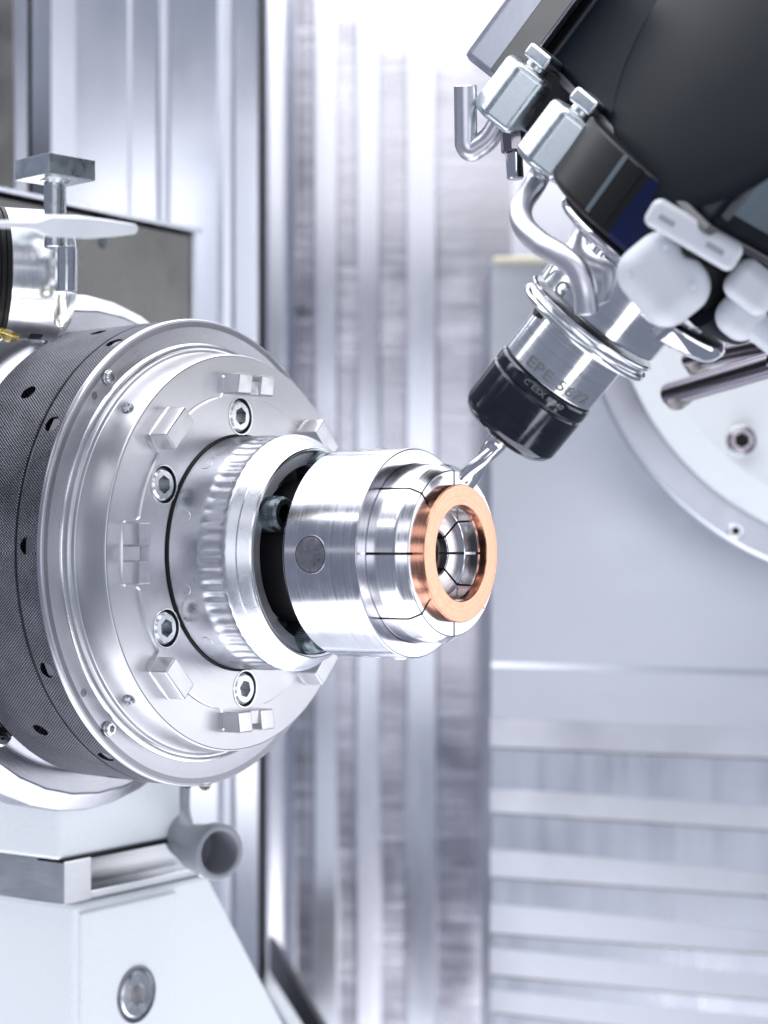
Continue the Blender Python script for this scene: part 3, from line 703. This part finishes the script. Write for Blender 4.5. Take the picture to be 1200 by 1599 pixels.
# chrome carrier under the nozzles
p = tl(1100, 498, .30)
ca = empty('nozzle_carrier', 'polished chrome ring segment below the white plastic nozzles', 'bracket', TM)
lathe('carrier_ring', [(1.13, .40), (1.13, .50), (1.15, .53), (1.21, .55), (1.24, .52), (1.24, .40)], M['chrome'], ca, 48, 58, -10, ch=.01)
lathe('carrier_base', [(1.27, .35), (1.27, .56), (1.32, .60), (1.60, .62), (1.60, .35)], M['head'], ca, 48, 50, -40, ch=.02)
p = tl(1046, 528, .33)
lathe('carrier_stud', [(-.03, 0), (-.03, .038), (.09, .038), (.09, 0)], M['darkchrome'], ca, 32, closed=False, ch=.006, local=frame(p, (1, 0, 0), (0, 0, 1)))

# ================================================================== WHITE DISC at the right
YD = 12.6; DC = at(1400, 420, YD); s_ = YD / F
dk = empty('swivel_disc', 'large white round disc with grey outer ring at the right behind the tool', 'machine disc', frame(DC, (-.10, -1, -.02), (0, 0, 1)))
lathe('disc_ring', [(-.25, 440 * s_), (-.25, 497 * s_), (-.02, 497 * s_), (0, 490 * s_), (.0, 449 * s_), (-.01, 440 * s_)], M['discring'], dk, 200, ch=.008)
lathe('disc_groove', [(-.08, 425 * s_), (-.08, 448 * s_), (-.03, 448 * s_), (-.03, 425 * s_)], M['rubber'], dk, 200)
lathe('disc_face', [(-.2, 0), (-.2, 443.5 * s_), (.012, 443.5 * s_), (.015, 440 * s_), (.10, 396 * s_), (.11, 390 * s_), (.11, 0)], M['white'], dk, 200, closed=False, ch=.01)
DI = dk.matrix_world.inverted() if False else frame(DC, (-.10, -1, -.02), (0, 0, 1)).inverted()
def dl(px, py, x):
    r = Vector(((px - 600) / F, 1, (HY - py) / F)); o = DI @ Vector((0, 0, 0)); q = DI.to_3x3() @ r; k = (x - o.x) / q.x; return o + q * k
p = dl(1158, 688, .11)
lathe('screw_recess', [(0, .083), (-.0, .100), (.010, .097), (.006, .085)], M['bolt'], dk, 48, local=Matrix.Translation(p))
cap_screw('cap_screw', .080, .075, dk, Matrix.Translation(p) @ rotx(15), M['darkchrome'], .66)
disc('socket_shade_disc', .045, .05, .05, M['black'], dk, 6, 0, Matrix.Translation(p))  # black disc put in as the shade inside the screw socket
p = dl(1149, 829, .0); cap_screw('ring_screw', .052, .035, dk, Matrix.Translation(p), M['bolt'], .6)
disc('socket_shade_disc', .015, .02, .03, M['black'], dk, 6, 0, Matrix.Translation(p))  # black insert, shade of this socket
G2 = 'chrome pins in front of the white disc'
def pin(label, a, b, r, Ya, Yb, mat):
    Ya, Yb = 11.2, 10.3; A = at(*a, Ya); B = at(*b, Yb); m = frame(A, B - A, (0, -1, 0)); L = (B - A).length
    root = empty('chrome_pin', label, 'pin', m, G2)
    disc('pin_shaft', 0, L, r, M[mat], root, 48, .006)
    # hanging coolant drop
    sv = (B - A).normalized()
    d = lathe('drop', [(-.07, 0), (-.062, .022), (-.04, .040), (0, .048), (.05, .034), (.10, .016), (.16, .006), (.18, 0)], M['drop'], root, 24, closed=False, ch=0,
              local=m.inverted() @ Matrix.Translation(A + sv * .085 + Vector((0, -.01, -r * .80))) @ Matrix.Rotation(R(-20), 4, 'Y'))
pin('long brownish chrome pin with hanging drop, lower one before the white disc', (1047, 616), (1215, 566), .072, 10.6, 10.9, 'darkchrome')
pin('bluish chrome pin with hanging drop, upper one before the white disc', (1078, 563), (1240, 528), .062, 10.6, 10.9, 'darkchrome')

# ================================================================== LEFT SIDE
# measuring probe: bright cylinder with ribbed black band
PC = at(-40, 424, 8.9)
PX = Vector((.93, .37, .0))
pb = empty('probe_cylinder', 'polished steel cylinder with ribbed black band, cut by the left edge above the chuck', 'probe', frame(PC, PX, UP))
lathe('probe_body', [(.118, .1), (.118, .305), (.37, .305), (.385, .295), (.425, .255), (.425, .1)], M['bright'], pb, 160, ch=.004)
lathe('probe_end', [(.30, 0), (.43, 0), (.43, .25), (.30, .25)], M['holder'], pb, 96, closed=False, ch=.004)
rp = []
for k in range(12):
    x = -.2 + k * .027; rp += [(x, .300), (x + .003, .309), (x + .021, .309), (x + .024, .300)]
lathe('ribbed_band', [(-.21, .1), (-.21, .3)] + rp + [(.125, .3), (.125, .1)], M['rubber'], pb, 160, ch=0)
lathe('label_frame', [(.24, .300), (.24, .3062), (.30, .3062), (.30, .300)], M['rubber'], pb, 10, -84, -71, ch=0)
# clamp key standing beside it
KX = at(86, 380, 8.62)
ky = empty('clamp_key', 'grey T shaped clamp key with square head and round neck, standing beside the steel cylinder', 'key', frame(KX, (0, 0, 1), (.0, -1, 0)))
hm = Matrix.Translation((at(86, 282, 8.62).z - KX.z, 0, 0)) @ rotx(-43)
box('key_head', (0, -.128, -.128), (.092, .128, .128), M['zinc'], ky, .004, hm)
lathe('key_neck', [(-.02, 0), (-.02, .05), (.27, .05), (.278, .068), (.285, .068), (.285, 0)], M['bolt'], ky, 64, closed=False, ch=.003)
prism_x('key_shank', hex_poly(.052, 8, 10), -.22, -.015, M['holder'], ky, .008)
ky.children[-1].matrix_local = Matrix.Translation((0, -.052, 0))
lathe('coolant_drop', [(.02, 0), (.02, .014), (0, .018), (-.03, .024), (-.07, .036), (-.10, .034), (-.125, .018), (-.13, 0)], M['drop'], ky, 32, closed=False, ch=0, local=Matrix.Translation((-.25, -.028, .0)))
od = empty('coolant_drop', 'yellow coolant drop hanging under the polished cylinder at the left edge', 'drop', Matrix.Translation(at(14, 522, 8.65)))
lathe('drop_body', [(-.035, 0), (-.03, .022), (-.015, .042), (.0, .052), (.015, .042), (.022, 0)], M['amber'], od, 32, closed=False, ch=0, local=Matrix.Rotation(R(-70), 4, 'Y'))
# blurred white nozzle
A = at(-20, 349, 7.6)
wn = empty('white_nozzle', 'flat white pointed spray nozzle in front of the clamp key neck', 'nozzle', frame(A, at(214, 357, 8.0) - A, (0, -.3, 1)))
Ln = (at(214, 357, 8.0) - A).length
mk('nozzle_blade', [(Ln * t, sy * w2, sz * h2) for t, w2, h2 in ((0, .03, .012), (.30, .03, .016), (.38, .05, .04), (.62, .06, .042), (.80, .05, .032), (.97, .03, .02), (1.0, .012, .008)) for sy, sz in ((-1, -1), (1, -1), (1, 1), (-1, 1))],
   [(0, 1, 2, 3), (24, 25, 26, 27)] + [(4 * i + k, 4 * i + (k + 1) % 4, 4 * i + 4 + (k + 1) % 4, 4 * i + 4 + k) for i in range(6) for k in range(4)], M['whiteplain'], wn, bevel=.006)

# ---- machine support: white casting, steel band, pedestal
ms = empty('machine_support', 'white enamelled machine casting under the chuck with steel band and flared foot, lower left', 'machine casting', SP)
T = -2.32
def op(px, py, t=T): return on_plane(px, py, t)
y0, _ = op(92, 1345); y1, _ = op(284, 1300); zb = op(92, 1345)[1]
prism_xy('upper_casting', [(T, y0), (T, y1), (T - 2.6, y1), (T - 2.6, y0)], zb, zb + 1.1, M['white'], ms, .03, segs=4)
ya, za = op(109, 1412)
prism_xy('steel_band', [(T + .02, y0 + .02), (T + .02, y0 + .24), (T - .25, y0 + .24), (T - .25, y1 + .5), (T - 2.6, y1 + .5), (T - 2.6, y0 + .02)], za + .0, zb - .004, M['band'], ms, .012)
box('band_rail', (T - .16, y0 + .22, za + .0), (T + .01, y1 + .33, za + .055), M['band'], ms, .015)
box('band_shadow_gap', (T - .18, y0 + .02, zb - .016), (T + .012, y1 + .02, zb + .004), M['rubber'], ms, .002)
# pedestal: flared plate
yp, zp = op(109, 1412); yq, zq = op(322, 1375); yr_, zr = op(452, 1620)
prism_x('pedestal', [(yp, zp - .008), (yq, zp - .008), (yr_, zr), (yr_ + .5, zr - 1.2), (yp, zr - 1.2)], T - 2.5, T + .02, M['white'], ms, .03, segs=4)
ye, _ = op(268, 1500)
box('pedestal_rib', (T - 1.5, yp + .05, zr - 1.2), (T + .045, ye, zp - .05), M['white'], ms, .02, segs=3)
# recessed bolt in the pedestal
yb_, zb_ = op(213, 1553, T + .045)
mb = Matrix.Translation((T + .045, yb_, zb_))
lathe('bolt_recess', [(-.1, .135), (-.1, .162), (.006, .162), (.008, .155), (.008, .135)], M['ring'], ms, 64, local=mb)
disc('washer', 0, .003, .158, M['dark'], ms, 48, .001, mb)
cap_screw('cap_screw', .135, .014, ms, mb, M['bolt'], .5)
yc_, zc_ = op(128, 1450)
# grey elbow pipe end
p = Vector(at(338, 1330, 10.9))
pe2 = empty('grey_elbow', 'grey plastic pipe elbow with open round end beside the steel band', 'pipe', frame(p, Vector((.62, -.78, 0)), UP))
lathe('pipe_mouth', [(-.30, .0), (-.30, .10), (-.20, .135), (-.05, .152), (-.04, .162), (.03, .162), (.04, .15), (.04, .125), (.0, .118), (-.22, .11), (-.22, 0)], M['grey'], pe2, 64, closed=False, ch=.006)
tube('pipe_bend', [(-.25, 0, 0), (-.40, .02, .03), (-.55, .06, .16), (-.60, .10, .42)], .10, M['grey'], pe2, 32, hole=False)
for sy in (-1, 1): disc('mouth_screw', -.01, .012, .02, M['bolt'], pe2, 16, .003, frame((.02 - .03, sy * .1, -.12), (0, sy * .6, -.8), (1, 0, 0)))
#tube('branch_pipe', [(-.22, -.08, .0), (-.22, -.4, -.02), (-.22, -.62, -.03)], .075, M['grey'], pe2, 24, hole=False)

# smooth normals for everything built above is set per mesh
